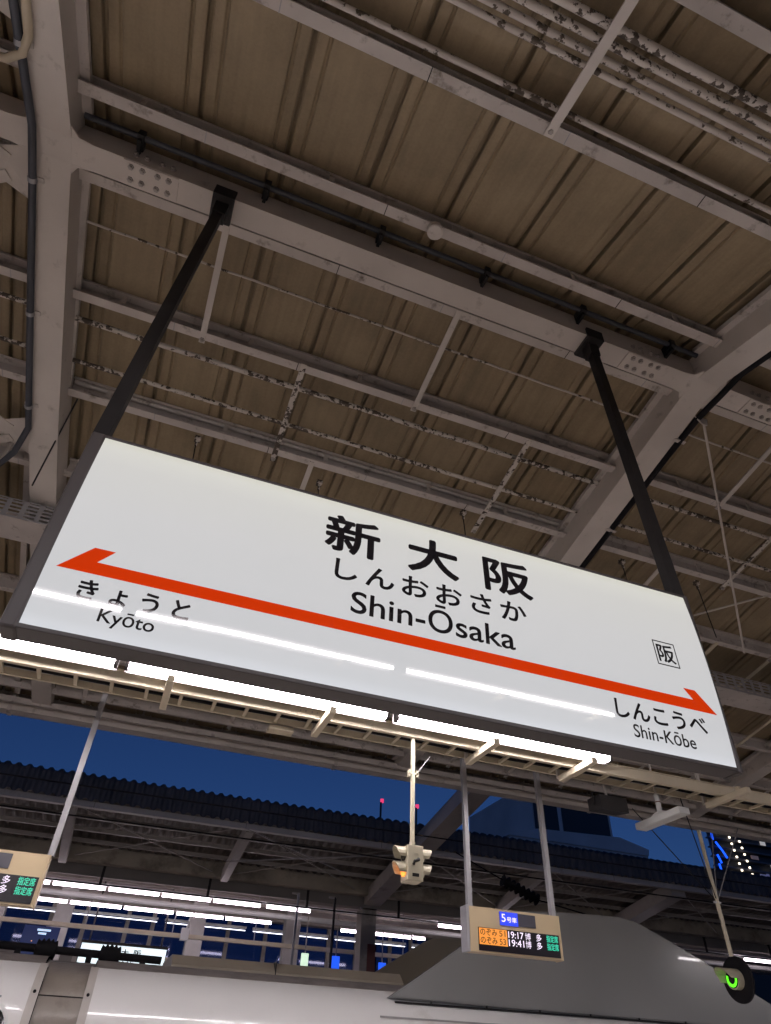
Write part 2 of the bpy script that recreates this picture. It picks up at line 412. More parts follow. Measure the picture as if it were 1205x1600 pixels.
for x0 in RAFX[1:5]:
    for k in range(5):
        xx = x0+.75+k*1.1
        for ya, yb in ((6.0, 7.12), (7.05, 8.2), (8.1, 9.25), (9.15, 10.25)):
            if random.random() < .8: sag(xx+random.uniform(-.05, .05), ya, yb, CREAM if ya < 8 else STEEL, wd=.06)  # bars nearer the tubes take cream: their stronger lamplight put into the colour
# eave: gutter channel and drip edge
ez = skin(Y_EAVE)
fas = MB().prism([(10.62, 5.50), (10.78, 5.48), (10.80, 5.50), (10.80, 5.88), (10.78, 5.88), (10.77, 5.51), (10.63, 5.53), (10.62, 5.68), (10.60, 5.68)], 'x', -14.5, 23).build('eave_gutter', STEEL, canopy)
for z in (0, 1, 2):
    MB().box(-14.5, 23, 10.42-.32*z, 10.47-.32*z, skin(10.45-.32*z)-.28+.04*z, skin(10.45-.32*z)-.20+.04*z).build('eave_rail', STEEL_D, canopy)
MB().box(-14.5, 23, 10.69, 10.71, 5.70, 5.87).build('eave_closure', STEEL_D, canopy)
for k in range(7):
    MB().box(-12.3+k*5.1, -12.24+k*5.1, 10.60, 10.806, 5.474, 5.74).build('gutter_joint', STEEL_D, fas)
# gussets and wind bracing in the bay beside the left rafter
for (y, dy) in ((1.75, .5), (3.05, .45), (5.6, .5)):
    xr = -1.995 + .028*max(0, y-2.8)
    zz = skin(y)-.26
    MB().add([(xr, y-dy*.5, skin(y-dy*.5)-.26), (xr-.30, y-.14, zz), (xr-.42, y, zz), (xr-.30, y+.12, zz), (xr, y+dy*.5, skin(y+dy*.5)-.26)], [(0, 1, 2, 3, 4)]).add(
        [(xr, y-dy*.5, skin(y-dy*.5)-.248), (xr-.30, y-.14, zz+.012), (xr-.42, y, zz+.012), (xr-.30, y+.12, zz+.012), (xr, y+dy*.5, skin(y+dy*.5)-.248)], [(0, 1, 2, 3, 4)]).build('gusset_plate', STEEL, canopy)
    for s in (-1, 1):
        a = Vector((xr-.22, y+s*.06, skin(y+s*.06)-.275)); yb = y+s*1.3; bq = Vector((xr-2.4, yb, skin(yb)-.275))
        MB().bar(a, bq, .09, .012).build('wind_brace', STEEL, canopy)

# ------------------------------------------------------------------ pipes, cables and small things under the roof
def run(name, label, cat, pts, r, mat, n=10, group=None):
    return tag(MB().tube(pts, r, n).build(name, mat), label, cat, group)
XA, XB = -7.6, 10.0
def ys(y, drop, x0=XA, x1=XB, wob=.0):
    pts = []
    k = 24
    for i in range(k+1):
        x = x0+(x1-x0)*i/k
        pts.append((x, y+random.uniform(-wob, wob), skin(y)-drop+random.uniform(-wob, wob)))
    return pts
run('conduit_pipe', 'flaking pale pipe tucked against the purlin beside the four parallel pipes', 'pipe', ys(1.08, .115), .022, PEEL1)
for y, r, lb, m in ((.775, .022, 'smooth pale pipe of the four parallel pipes, next to the bare roof sheets', PEEL1), (.70, .024, 'thick pale pipe, second of the four parallel pipes from the purlin', PEEL1),
                 (.617, .026, 'flaked pipe, third of the four parallel pipes from the purlin', PEEL2), (.53, .030, 'most flaked pipe of the four parallel pipes, farthest from the sign', PEEL2)):
    run('conduit_pipe', lb, 'pipe', ys(y, .16), r, m)
run('conduit_pipe', 'dark greenish pipe clamped beside the big ridge beam', 'pipe', ys(2.51, .13, -1.70, 4.04), .024, CABLE)
for k in range(6):
    x = -1.3+k*1.0
    tag(MB().box(x, x+.05, 2.47, 2.60, skin(2.5)-.175, skin(2.5)-.09).box(x+.012, x+.038, 2.50, 2.61, skin(2.5)-.21, skin(2.5)-.17).build('pipe_clamp', BLACK),
        'black clamp holding the dark pipe to the ridge beam', 'clamp', 'clamps of the dark pipe')
run('thin_rod', 'thin flaking rod between the ridge beam and the first purlin behind it', 'rod', ys(3.35, .10, -1.68, 4.03, .003), .011, PEEL1, 8)
run('thin_rod', 'thin rod in the roof bay beyond the right rafter', 'rod', ys(3.35, .10, 4.36, 10.0, .003), .011, PEEL1, 8)
run('conduit_pipe', 'flaking pipe with bare patches just behind the first purlin past the ridge', 'pipe', ys(4.22, .15, -1.66, 4.03, .002), .026, PEEL2)
run('conduit_pipe', 'badly flaked pipe midway between the two purlins above the sign', 'pipe', ys(4.66, .15, -1.65, 4.03, .002), .022, PEEL2)
run('conduit_pipe', 'smooth dark pipe running along the purlin just above the sign', 'pipe', ys(4.98, .05, -1.64, 4.03), .024, STEEL_D)
run('conduit_pipe', 'flaked pipe in the roof bay beyond the right rafter, nearer the ridge', 'pipe', ys(4.22, .15, 4.36, 10.0), .024, PEEL2)
run('conduit_pipe', 'flaked pipe in the roof bay beyond the right rafter, farther from the ridge', 'pipe', ys(4.66, .15, 4.36, 10.0), .022, PEEL2)
run('conduit_pipe', 'flaked pipe left of the left rafter, nearer the ridge', 'pipe', ys(4.22, .15, -7.6, -2.0), .024, PEEL2)
run('conduit_pipe', 'flaked pipe left of the left rafter, farther from the ridge', 'pipe', ys(4.66, .15, -7.6, -2.0), .022, PEEL2)
# junction box on the purlin
jb = thing('junction_box', 'round pale junction box on the purlin above the ridge beam', 'junction box', loc=(1.11, 2.262, 6.905))
MB().tube([(0, 0, .0), (0, 0, -.05)], .068, 20).build('box_body', STEEL, jb)
MB().tube([(0, 0, -.05), (0, 0, -.058)], .06, 20).build('lid', STEEL, jb)
# cables on the left rafter
def raf_bot(y): return 6.815 - (.276*(2.6-y) if y < 2.6 else .2*(y-2.81) if y > 2.81 else 0)
cx = lambda y: -2.0+.028*max(0, y-2.8)
pts = [(cx(y)+.015, y, raf_bot(y)-.035) for y in [.2, .8, 1.4, 2.0, 2.6, 3.0, 3.6, 4.2, 4.8, 5.3]] + [(-2.02, 5.6, 6.19), (-2.2, 5.85, 6.1), (-2.5, 6.0, 6.05), (-3.2, 6.05, 6.05)]
run('power_cable', 'thick dark cable strapped along the left rafter and bending away', 'cable', pts, .030, CABLE, 10)
pts = [(cx(0)+.09, y, raf_bot(y)-.03) for y in (.4, .9, 1.4, 1.75)] + [(-1.92, 1.95, 6.60), (-1.97, 2.08, 6.62), (-2.08, 2.16, 6.64), (-2.3, 2.2, 6.66), (-3.4, 2.2, 6.66)]
run('flexible_conduit', 'beige flexible conduit curling off the left rafter beside the dark cable', 'conduit', pts, .030, BEIGE, 10)
for y in (2.02, 3.0, 4.1, 5.05):
    o = thing('cable_clip', 'small clip fixing the dark cable to the left rafter', 'clip', 'clips of the left cable', (cx(y), y, raf_bot(y)))
    MB().box(-.03, .09, -.02, .02, -.012, -.003).build('tab', STEEL_D, o)
    MB().tube([(.015, -.018, -.035), (.015, .018, -.035)], .036, 12).build('saddle', GALV, o)
pts = [(4.385, y, raf_bot(y)+.03) for y in (.6, 1.2, 1.9, 2.4)] + [(4.40, 2.7, 6.80), (4.385, 3.0, 6.78)] + [(4.385, y, raf_bot(y)+.02) for y in (3.5, 4.2, 5., 6., 7., 8.)]
run('power_cable', 'thick black cable running along the right side of the right rafter', 'cable', pts, .032, RUBBER, 10)
for y in (1.95, 3.28, 4.55):
    o = thing('cable_clip', 'small clip fixing the black cable to the right rafter', 'clip', 'clips of the right cable', (4.33, y, raf_bot(y)))
    MB().box(-.03, .11, -.02, .02, -.012, -.003).build('tab', STEEL_D, o)
    MB().tube([(.055, -.018, .025), (.055, .018, .025)], .039, 12).build('saddle', GALV, o)
hr = thing('brace_rod', 'thin pale rod slanting down from a plate on the right rafter', 'rod')
MB().prism([(4.34, 6.80), (4.50, 6.80), (4.47, 6.70), (4.40, 6.70)], 'y', 2.985, 2.997).build('plate', STEEL, hr)
MB().tube([(4.43, 2.99, 6.71), (6.89, 5.4, 5.88)], .013, 8).build('rod', STEEL, hr)
tag(MB().tube([(6.34, 5.5, 6.36), (7.35, 4.96, 6.66)], .013, 8).build('brace_rod', STEEL), 'short thin rod bracing the purlins right of the sign', 'rod')
wi = thing('wire_insulator', 'black ribbed insulator hanging on a wire before the far canopy', 'insulator')
MB().tube([(6.85+.70*t/14, 12.0, 4.42-.25*t/14) for t in range(15)], [.05 if t % 2 else .11 for t in range(15)], 12).build('ribbed_body', RUBBER, wi)
MB().tube([(5.9, 12.0, 4.78), (6.86, 12.0, 4.42)], .012, 6).build('wire', RUBBER, wi)
MB().tube([(7.54, 12.0, 4.17), (9.2, 12.0, 3.95)], .012, 6).build('wire', RUBBER, wi)
# perforated cable tray
tray = thing('cable_tray', 'perforated grey cable tray crossing under the roof behind the sign', 'cable tray')
TX0, TX1, TY, TZ0, TZ1 = -8., 13., 6.25, 5.86, 6.10
def perforated(mb, x0, x1, y, z0, z1):
    nx = int((x1-x0)/.16); dx = (x1-x0)/nx; nz = 5; dz = (z1-z0)/nz
    for i in range(nx):
        xa = x0+i*dx
        mb.box(xa, xa+dx*.3, y, y+.004, z0, z1)
        for k in range(nz):
            mb.box(xa+dx*.3, xa+dx, y, y+.004, z0+k*dz, z0+k*dz+dz*.45)
    mb.box(x0, x1, y, y+.004, z1-.012, z1)
mb = MB(); perforated(mb, TX0, TX1, TY, TZ0, TZ1); o = mb.build('perforated_side', GALV, tray); o['kind'] = 'stuff'
mb = MB().box(TX0, TX1, TY+.005, TY+.42, TZ0-.004, TZ0); mb.build('tray_floor', STEEL_D, tray)
MB().box(TX0, TX1, TY+.42, TY+.424, TZ0, TZ1).build('tray_side', STEEL_D, tray)
for k in range(3):
    MB().tube([(x, TY+.1+k*.11, TZ0+.03) for x in (TX0, TX1)], .025, 8).build('cable', CABLE, tray)
for k in range(8):
    x = TX0+1+k*2.7
    MB().box(x, x+.03, TY+.43, TY+.46, TZ0-.02, skin(TY+.44)-.02).build('hanger', STEEL, tray)
    MB().box(x-.002, x+.032, TY-.02, TY+.45, TZ0-.036, TZ0-.006).build('cross_arm', CREAM, tray)
# small rusty hooks and thin stay wires
for x, y, ln in ((1.02, 5.2, .5), (2.72, 5.05, .55), (4.95, 5.1, .6), (6.1, 5.1, .7), (-.35, 5.08, .35)):
    o = thing('hook_hanger', 'rusty hook with a short wire hanging from a purlin above the sign', 'hook', 'rusty hooks on the purlins', (x, y, skin(y)-.205))
    MB().box(-.03, .03, -.03, .03, -.05, 0.).box(-.012, .012, -.012, .012, -.12, -.05).build('clamp', PEEL2, o)
    MB().tube([(0, 0, -.12), (.03, .0, -.12-ln)], .006, 6).build('wire', BLACK, o)
tag(MB().bar((-.40, 5.62, 6.43), (.18, 5.62, 6.43), .16, .12).build('dark_box', paint('dark_box_paint', (.06, .052, .05), .5)), 'long dark box hanging just above the sign', 'box')
run('stay_wire', 'thin dark stay wire slanting across the left rafter to the perforated tray', 'wire', [(-1.55, 5.0, 6.56), (-1.80, 5.85, 6.02)], .008, BLACK, 6)

# ------------------------------------------------------------------ station sign
SX, SZ, SW, SH, SY = -.602, 2.895, 3.552, 1.073, 2.6
BOW = .0232
def bow_y(z, lift=0.):
    t = (z-SZ)/SH; return SY - BOW*(1-(2*t-1)**2) - lift
ss = thing('station_sign', 'large glowing white station name sign with orange arrow bar on black posts', 'sign')
FACE = sign_mat('lit_acrylic', SIGN_E, SZ, SH)
def face_mesh(front=True):
    nx, nz = 24, 24; vs = []
    for j in range(nz+1):
        for i in range(nx+1):
            z = SZ+SH*j/nz; vs.append((SX+SW*i/nx, bow_y(z) if front else 2*2.655-bow_y(z), z))
    fs = [(j*(nx+1)+i, j*(nx+1)+i+1, (j+1)*(nx+1)+i+1, (j+1)*(nx+1)+i) for j in range(nz) for i in range(nx)]
    if not front: fs = [f[::-1] for f in fs]
    me = bpy.data.meshes.new('lit_face'); me.from_pydata(vs, [], fs); me.polygons.foreach_set('use_smooth', [True]*len(fs)); return me
put('lit_face', face_mesh(True), FACE, ss); put('lit_face', face_mesh(False), FACE, ss)
fr = MB()
fr.box(SX-.012, SX+SW+.012, SY-.004, 2.714, SZ-.022, SZ-.001, .004)
fr.box(SX-.012, SX+SW+.012, SY-.002, 2.712, SZ+SH+.001, SZ+SH+.02, .004)
fr.build('frame', FRAME, ss)
for s, xe in ((-1, SX), (1, SX+SW)):
    a, b = (xe-.068, xe-.001) if s < 0 else (xe+.001, xe+.036)
    MB().box(a, b, SY-.008, 2.718, SZ-.03, SZ+SH+.022, .012).build('side_frame', FRAME, ss)
for xt, xb in ((-.566, -.640), (2.872, 2.965)):
    h = MB().bar((xb, 2.665, SZ+SH+.01), (xt, 2.675, 6.78), .075, .07, (0, 1, 0)).build('hanger_post', BLACK, ss)
    c = MB().box(xt-.085, xt+.085, 2.592, 2.808, 6.76, 6.798, .004).box(xt-.085, xt+.085, 2.572, 2.597, 6.76, 6.90, .004).box(xt-.05, xt+.05, 2.63, 2.73, 6.60, 6.762)
    c.build('beam_clamp', BLACK, h)
ORANGE = glow('orange_print', (.53, .028, .001), 1., (.10, .01, .002), .04)
def flat_face(name, poly, mat, parent, lift=.0025):
    """printed shape on the bowed face; poly in sign coordinates, cut along its height"""
    bm = bmesh.new(); f = bm.faces.new([bm.verts.new((SX+x, 0, SZ+z)) for x, z in poly])
    bmesh.ops.triangulate(bm, faces=[f])
    me = bpy.data.meshes.new(name)
    for v in bm.verts: v.co.y = bow_y(v.co.z, lift)
    bm.to_mesh(me); bm.free(); return put(name, me, mat, parent)
za, zb = .274, .336
bar_ = flat_face('arrow_bar', [(.042, za+.002), (.160, .406), (.248, .406), (.190, zb), (3.362, zb), (3.312, .396), (3.392, .396), (3.508, za)], ORANGE, ss)
bw = lambda z: bow_y(z, .003)
def T(txt, x0, x1, z0, z1, bold, sp=1.):
    return text_fit('lettering', txt, INK, ss, SX+x0, SX+x1, SZ+z0, SZ+z1, 0, bold, bw, spacing=sp, split=True)
T('新', 1.176, 1.483, .722, .977, .0075); T('大', 1.640, 1.945, .724, .976, .0085); T('阪', 2.100, 2.405, .724, .968, .0075)
T('しんおおさか', 1.246, 2.341, .556, .684, .0032, sp=1.12)
T('Shin-Ōsaka', 1.344, 2.252, .382, .545, .0022)
T('きょうと', .155, .622, .150, .246, .0026, sp=1.2); T('Kyōto', .270, .497, .050, .132, .0010)
T('しんこうべ', 2.820, 3.408, .142, .242, .0026); T('Shin-Kōbe', 2.913, 3.306, .052, .124, .0010)
T('阪', 3.195, 3.315, .535, .652, .0025)
def ring(x0, x1, z0, z1, t):
    o_ = [(x0, z0), (x1, z0), (x1, z1), (x0, z1)]; i_ = [(x0+t, z0+t), (x1-t, z0+t), (x1-t, z1-t), (x0+t, z1-t)]
    vs = [(SX+x, bow_y(SZ+z, .003), SZ+z) for x, z in o_+i_]
    me = bpy.data.meshes.new('station_mark_border'); me.from_pydata(vs, [], [(k, (k+1) % 4, 4+(k+1) % 4, 4+k) for k in range(4)]); return me
put('station_mark_border', ring(3.178, 3.332, .514, .672, .007), INK, ss)

# ------------------------------------------------------------------ tube lamps and cable rack
def tube_lamp(x0, x1, y, z, label, group, mat=TUBE, r=.042):
    o = thing('tube_lamp', label, 'lamp', group, (x0, y, z))
    L = x1-x0
    MB().tube([(.03, 0, 0), (L-.03, 0, 0)], r, 12).build('tube', mat, o)
    MB().box(0., .03, -.035, .035, -.045, .07).box(L-.03, L, -.035, .035, -.045, .07).build('end_cap', FRAME, o)
    q = 1 if y > 2.6 else -1
    MB().prism([(q*a_, b_) for a_, b_ in ((-.035, .085), (-.09, .03), (-.085, .03), (-.03, .076), (.03, .076), (.070, .02), (.070, -.044), (.075, -.044), (.075, .024), (.035, .085))], 'x', .0, L).build('reflector', HOUSEGREY, o)  # trough and skirt added to keep tube light off ceiling and rack rail
    return o
SEG = [(-10.03, -7.67), (-7.61, -5.25), (-5.19, -2.83), (-2.77, -.41), (-.35, 2.01), (2.075, 4.435), (9.4, 11.76), (11.82, 14.18)]
LAB = {3: 'glowing tube lamp on the rack behind the sign corner marked Kyoto', 4: 'glowing tube lamp on the rack ending just above the pole of the signal lamp',
       5: 'last glowing tube lamp of the row, ending before the bare stretch of rack'}
for i, (a, b) in enumerate(SEG):
    tube_lamp(a, b, 5.40, 4.118, LAB.get(i, 'glowing tube lamp farther along the cream rack, away from the sign'), 'tube lamps below the sign')
for a, b in SEG:
    tube_lamp(a-.05, b-.05, -.10, 4.118, 'glowing tube lamp mirrored in the face of the station sign', 'tube lamps over the near platform edge', r=.027)
def rack(y0, x0, x1, label, arms, mirror=False):
    o = thing('cable_rack', label, 'cable rack')
    if mirror: o.scale = (1, -1, 1); o.location = (0, 5.30, 0)   # the same rack turned about the platform's middle
    rb = 4.04
    MB().box(x0, x1, y0, y0+.05, rb, rb+.10, .004).box(x0, x1, y0-.008, y0+.02, rb+.102, rb+.112).build('rail', CREAM, o)
    MB().box(x0, x1, y0+.36, y0+.385, rb+.04, rb+.10).build('rail', CREAM, o)
    rung = MB().box(0, .03, y0+.052, y0+.358, rb+.045, rb+.07).mesh('rung'); rung.materials.append(CREAM)
    n = int((x1-x0)/.30)
    for k in range(n): put('rung', rung, None, o, (x0+.15+k*.30, 0, 0))
    for x in arms:
        MB().box(x-.03, x+.03, y0-.33, y0+.28, rb-.062, rb-.003, .004).build('cross_arm', CREAM, o)
        MB().box(x-.015, x+.015, y0+.30, y0+.33, rb-.02, skin(y0+.32)-.1).build('hanger', STEEL, o)
        MB().box(x-.02, x+.02, y0-.22, y0-.18, rb-.003, rb+.035).build('lamp_bracket', CREAM, o)
    x = x0
    while x < x1:
        j = MB().box(x-.11, x+.11, y0-.003, y0-.0005, rb+.02, rb+.08).build('joint_plate', CREAM, o)
        for dx in (-.08, -.03, .03, .08):
            MB().tube([(x+dx, y0-.003, rb+.05), (x+dx, y0-.012, rb+.05)], .008, 6).build('bolt', BOLT, j)
        x += 2.95
    MB().tube([(x_, y0+.2+.02*math.sin(x_*3), rb+.09) for x_ in [x0+i*.4 for i in range(int((x1-x0)/.4))]], .022, 8).build('cable', CABLE, o)
    MB().tube([(x_, y0+.28+.015*math.sin(x_*2+1), rb+.085) for x_ in [x0+i*.4 for i in range(int((x1-x0)/.4))]], .016, 8).build('cable', RUBBER, o)
    return o
ARMS = [-7.3, -5.6, -3.9, -2.2, .035, 1.44, 3.06, 4.14, 6.05, 8.2, 9.9, 11.6, 13.4]
rack(5.60, -10.5, 15.0, 'cream ladder rack with cross arms carrying tube lamps below the sign', ARMS)
rack(5.60, -10.5, 15.0, 'cream ladder rack with tube lamps over the near platform edge', ARMS, True)
tag(MB().box(1.02, 1.26, 5.95, 6.08, 4.02, 4.06, .006).build('small_box', CREAM), 'small cream box hanging behind the cable rack', 'box')

# ------------------------------------------------------------------ departure displays
LEDBG = paint('led_board', (.010, .006, .008), .3, var=0.)
def led(name, c, e): return glow(name, c, e, (.02, .02, .02))
L_OR, L_WH, L_GR, L_BL = led('led_orange', (1., .34, .05), 1.0), led('led_white', (.95, .82, 1.), 1.3), led('led_green', (.05, .80, .50), 1.0), led('led_blue', (.03, .07, 1.), 1.0)
L_TXT = paint('led_dark_text', (.10, .03, .004), .5, var=0.)
def display(x0, label, car, poles):
    y = 6.5; wd, z0, z1 = .995, 2.50, 2.868
    o = thing('departure_display', label, 'display', loc=(x0, y, z0))
    h = z1-z0
    MB().prism([(0, 0), (0, h), (.10, h+.0), (.13, h-.05), (.13, .0)], 'x', 0, wd).build('housing', HOUSING, o)
    MB().box(-.032, -.001, .0, .135, -.006, h+.008, .006).build('side_cap', GALV, o)
    MB().box(wd+.001, wd+.014, .0, .135, -.006, h+.002, .004).build('side_cap', HOUSING, o)
    s = MB().box(.085, .975, -.006, -.001, .012, .200).build('led_screen', LEDBG, o)
    n_ = MB().box(.325, .725, -.006, -.001, .238, .345).build('number_panel', paint('panel_grey', (.07, .065, .08), .3, var=0.), o)
    if car:
        MB().box(.325, .525, -.010, -.007, .235, .348).build('lit_number_field', L_BL, n_)
        text_fit('lettering', '5', L_WH, n_, .342, .387, .262, .330, -.012, .0006)
        text_fit('lettering', '号車', L_WH, n_, .400, .510, .262, .308, -.012, .0006)
    MB().box(.092, .392, -.010, -.007, .062, .195).build('service_field', L_OR, s)
    for k, (no, tm) in enumerate((('51', '19:17'), ('53', '19:41'))):
        zt = .190-.066*k
        text_fit('lettering', 'のぞみ', L_TXT, s, .102, .282, zt-.055, zt, -.012, .0008)
        text_fit('lettering', no, L_TXT, s, .305, .372, zt-.052, zt-.004, -.012, 0.)
        text_fit('lettering', tm, L_WH, s, .405, .572, zt-.056, zt, -.010, .0006)
        text_fit('lettering', '博', L_WH, s, .590, .652, zt-.059, zt+.001, -.010, 0.)
        text_fit('lettering', '多', L_WH, s, .712, .772, zt-.059, zt+.001, -.010, .0004)
        text_fit('lettering', '指定席', L_GR, s, .828, .958, zt-.057, zt+.001, -.010, .0006)
    for px in poles:
        MB().bar((px-x0, .05, h+.001), (px-x0, .05, 3.55), .05, .05, (0, 1, 0)).build('pole', GALV, o)
    return o
display(3.318, 'departure display with lit blue car number panel hanging on two poles', True, (3.345, 4.285))
display(-1.515, 'departure display with blank grey number panel hanging on poles', False, (-1.49, -.515))

# ------------------------------------------------------------------ signal lamp
sg = thing('signal_lamp', 'cream four hooded signal lamp on a pole, lower left lens glowing orange', 'signal', loc=(2.36, 5.65, 2.82))
SGC = paint('signal_cream', (.58, .52, .38), .45, var=.05)
MB().box(-.072, .072, -.08, .08, 0, .270, .006).build('housing', SGC, sg)
def hood(s, z):
    mb = MB(); n = 10; r = .060
    out = []; inn = []
    for k in range(n+1):
        t = R(-25) + R(230)*k/n
        yy, zz = math.cos(t)*r, math.sin(t)*r
        ln = .045 + .055*(zz+r)/(2*r)
        out.append(((s*.073, yy, z+zz), (s*(.073+ln), yy, z+zz))); inn.append(((s*.073, yy*.93, z+zz*.93), (s*(.073+ln), yy*.93, z+zz*.93)))
    for k in range(n):
        for L_ in (out, inn): mb.add([L_[k][0], L_[k][1], L_[k+1][1], L_[k+1][0]], [(0, 1, 2, 3)], True)
        mb.add([out[k][1], inn[k][1], inn[k+1][1], out[k+1][1]], [(0, 1, 2, 3)])
    return mb
for s in (-1, 1):
    for z, lit in ((.205, False), (.085, True)):
        h = hood(s, z).build('hood', SGC, sg)
        m = glow('orange_lens', (1., .32, .05), 1.6) if (lit and s < 0) else DARKGLASS
        if lit and s < 0: h['label'] = 'hood lit orange by its lens'
        MB().tube([(s*.073, 0, z), (s*.084, 0, z)], .050, 16).build('lens', m, h)
MB().tube([(0, 0, .270), (0, 0, .31)], .026, 12).build('collar', SGC, sg)
MB().tube([(0, 0, .31), (0, 0, 1.30)], .021, 12).build('pole', SGC, sg)
MB().box(-.045, .045, -.02, .02, .88, .90).box(-.05, -.03, -.02, .02, .86, .92).box(.03, .05, -.02, .02, .86, .92).build('stay_clamp', SGC, sg)
MB().tube([(.04, 0, .90), (.22, .1, 1.12)], .006, 6).build('stay', GALV, sg)
MB().tube([(-.02, -.083, .12), (-.02, -.105, .14), (.02, -.105, .155), (.025, -.083, .165)], .012, 8).build('latch', BLACK, sg)
MB().box(-.03, .03, -.084, -.0805, .03, .055).build('name_plate', BLACK, sg)
MB().box(-.02, .022, -.083, -.0805, .205, .25).build('cover_plate', SGC, sg)

# ------------------------------------------------------------------ round green indicator lamp
gl = thing('indicator_lamp', 'round black disc lamp with green glowing ring on a slanting stayed pole', 'lamp', loc=(6.44, 6.5, 2.485))
def xdisc(x0, x1, r, n=32): return MB().tube([(x0, 0, 0), (x1, 0, 0)], r, n)
xdisc(0, .02, .205).build('back_disc', RUBBER, gl)
xdisc(-.07, -.001, .092).build('lamp_body', SGC, gl)
mb = MB(); n = 12
for k in range(n):
    t0, t1 = R(0)+R(200)*k/n, R(0)+R(200)*(k+1)/n
    ln = lambda t: .09+.09*max(0, math.sin(t))
    p = lambda t, r_, e: (-.071-(ln(t) if e else 0), -math.cos(t)*r_, math.sin(t)*r_)
    for r_ in (.092, .086): mb.add([p(t0, r_, 0), p(t0, r_, 1), p(t1, r_, 1), p(t1, r_, 0)], [(0, 1, 2, 3)], True)
mb.build('visor', SGC, gl)
xdisc(-.076, -.071, .080).build('lens', DARKGLASS, gl)
mb = MB(); n = 20
for k in range(n):
    t0, t1 = R(150)+R(240)*k/n, R(150)+R(240)*(k+1)/n
    q = lambda t, r_: (-.080, -math.cos(t)*r_, math.sin(t)*r_)
    mb.add([q(t0, .045), q(t0, .072), q(t1, .072), q(t1, .045)], [(0, 1, 2, 3)])
mb.build('green_ring', glow('green_led', (.12, 1., .02), 1.3), gl)
MB().tube([(.0, 0, .20), (.0, .0, 1.46)], .022, 10).build('pole', CREAM, gl)
MB().box(-.05, .05, -.012, .012, .70, .715).build('stay_clamp', GALV, gl)
for dx, dy, dz in ((-.75, .2, .95), (-.45, -.3, 1.0), (.5, .3, .85), (.75, .1, .9)):
    MB().tube([(.0, 0, .71), (dx, dy, .71+dz)], .006, 6).build('stay', BLACK if dx < 0 else GALV, gl)

# ------------------------------------------------------------------ antenna panel and loudspeaker
an = thing('antenna_panel', 'white bar shaped antenna panel on a short stem below the rack', 'antenna', loc=(5.42, 5.95, 3.80))
MB().box(-.07, .07, -.36, .36, -.035, .035, .008).build('panel', WHITEP, an)
MB().prism([(-.16, .036), (.16, .036), (.05, .075), (-.05, .075)], 'x', -.03, .03).build('saddle', WHITEP, an)
MB().tube([(0, 0, .07), (0, 0, .26)], .028, 12).build('stem', WHITEP, an)
MB().tube([(0, 0, .17), (0, 0, .18)], .0295, 12).build('band', RED, an)
MB().tube([(0, 0, .26), (0, 0, 2.5)], .012, 8).build('hanger', STEEL, an)
sp = thing('loudspeaker', 'black loudspeaker box hanging under the canopy beside the white antenna', 'loudspeaker', loc=(4.78, 6.0, 3.78))
MB().prism([(-.11, 0), (.11, .03), (.11, .15), (-.11, .15)], 'x', -.17, .17).build('cabinet', BLACK, sp)
MB().add([(-.15, -.109, .003), (.15, -.109, .003), (.15, .10, .0315), (-.15, .10, .0315)], [(0, 1, 2, 3)]).build('grille', RUBBER, sp)
MB().box(-.16, -.10, -.108, -.10, .03, .12).build('label_plate', STEEL, sp)
MB().tube([(0, 0, .15), (0, 0, 2.5)], .016, 8).build('hanger', STEEL, sp)
MB().bar((-.18, 0, .07), (-.18, 0, .2), .02, .004).bar((.18, 0, .07), (.18, 0, .2), .02, .004).bar((-.18, 0, .2), (.18, 0, .2), .02, .004).build('bracket', BLACK, sp)

# ------------------------------------------------------------------ train
tr = thing('bullet_train', 'white high speed train with grey pantograph cover standing at the platform', 'train')
YC = 9.28
half = [(1.62, -1.0), (1.67, -.4), (1.68, .4), (1.67, 1.2), (1.645, 1.6), (1.60, 1.86), (1.52, 2.06), (1.40, 2.19), (1.24, 2.275)]
roofh = [(1.24, 2.275), (.9, 2.36), (.5, 2.40), (0, 2.415)]
def side_pts(d=0.): return [(YC-a+d, z) for a, z in half]
def car(x0, x1):
    prof = [(YC-a, z) for a, z in half] + [(YC+a, z) for a, z in half[::-1]]
    mb = MB(); n = len(prof)
    vs = [(x, y, z) for x in (x0, x1) for y, z in prof]
    mb.add(vs, [(i, i+1, n+i+1, n+i) for i in range(n-1) if i != len(half)-1], True)
    mb.add(vs, [tuple(range(n))]); mb.add(vs, [tuple(range(n, 2*n))])
    b = mb.build('car_body', TRAINW, tr)
    rp = [(YC-a, z) for a, z in roofh] + [(YC+a, z) for a, z in roofh[-2::-1]]
    n = len(rp); vs = [(x, y, z+.002) for x in (x0, x1) for y, z in rp]
    MB().add(vs, [(i, i+1, n+i+1, n+i) for i in range(n-1)], True).build('roof', TRAINR, tr)
    return b
ca = car(-25., -.37); cb = car(.09, 24.)
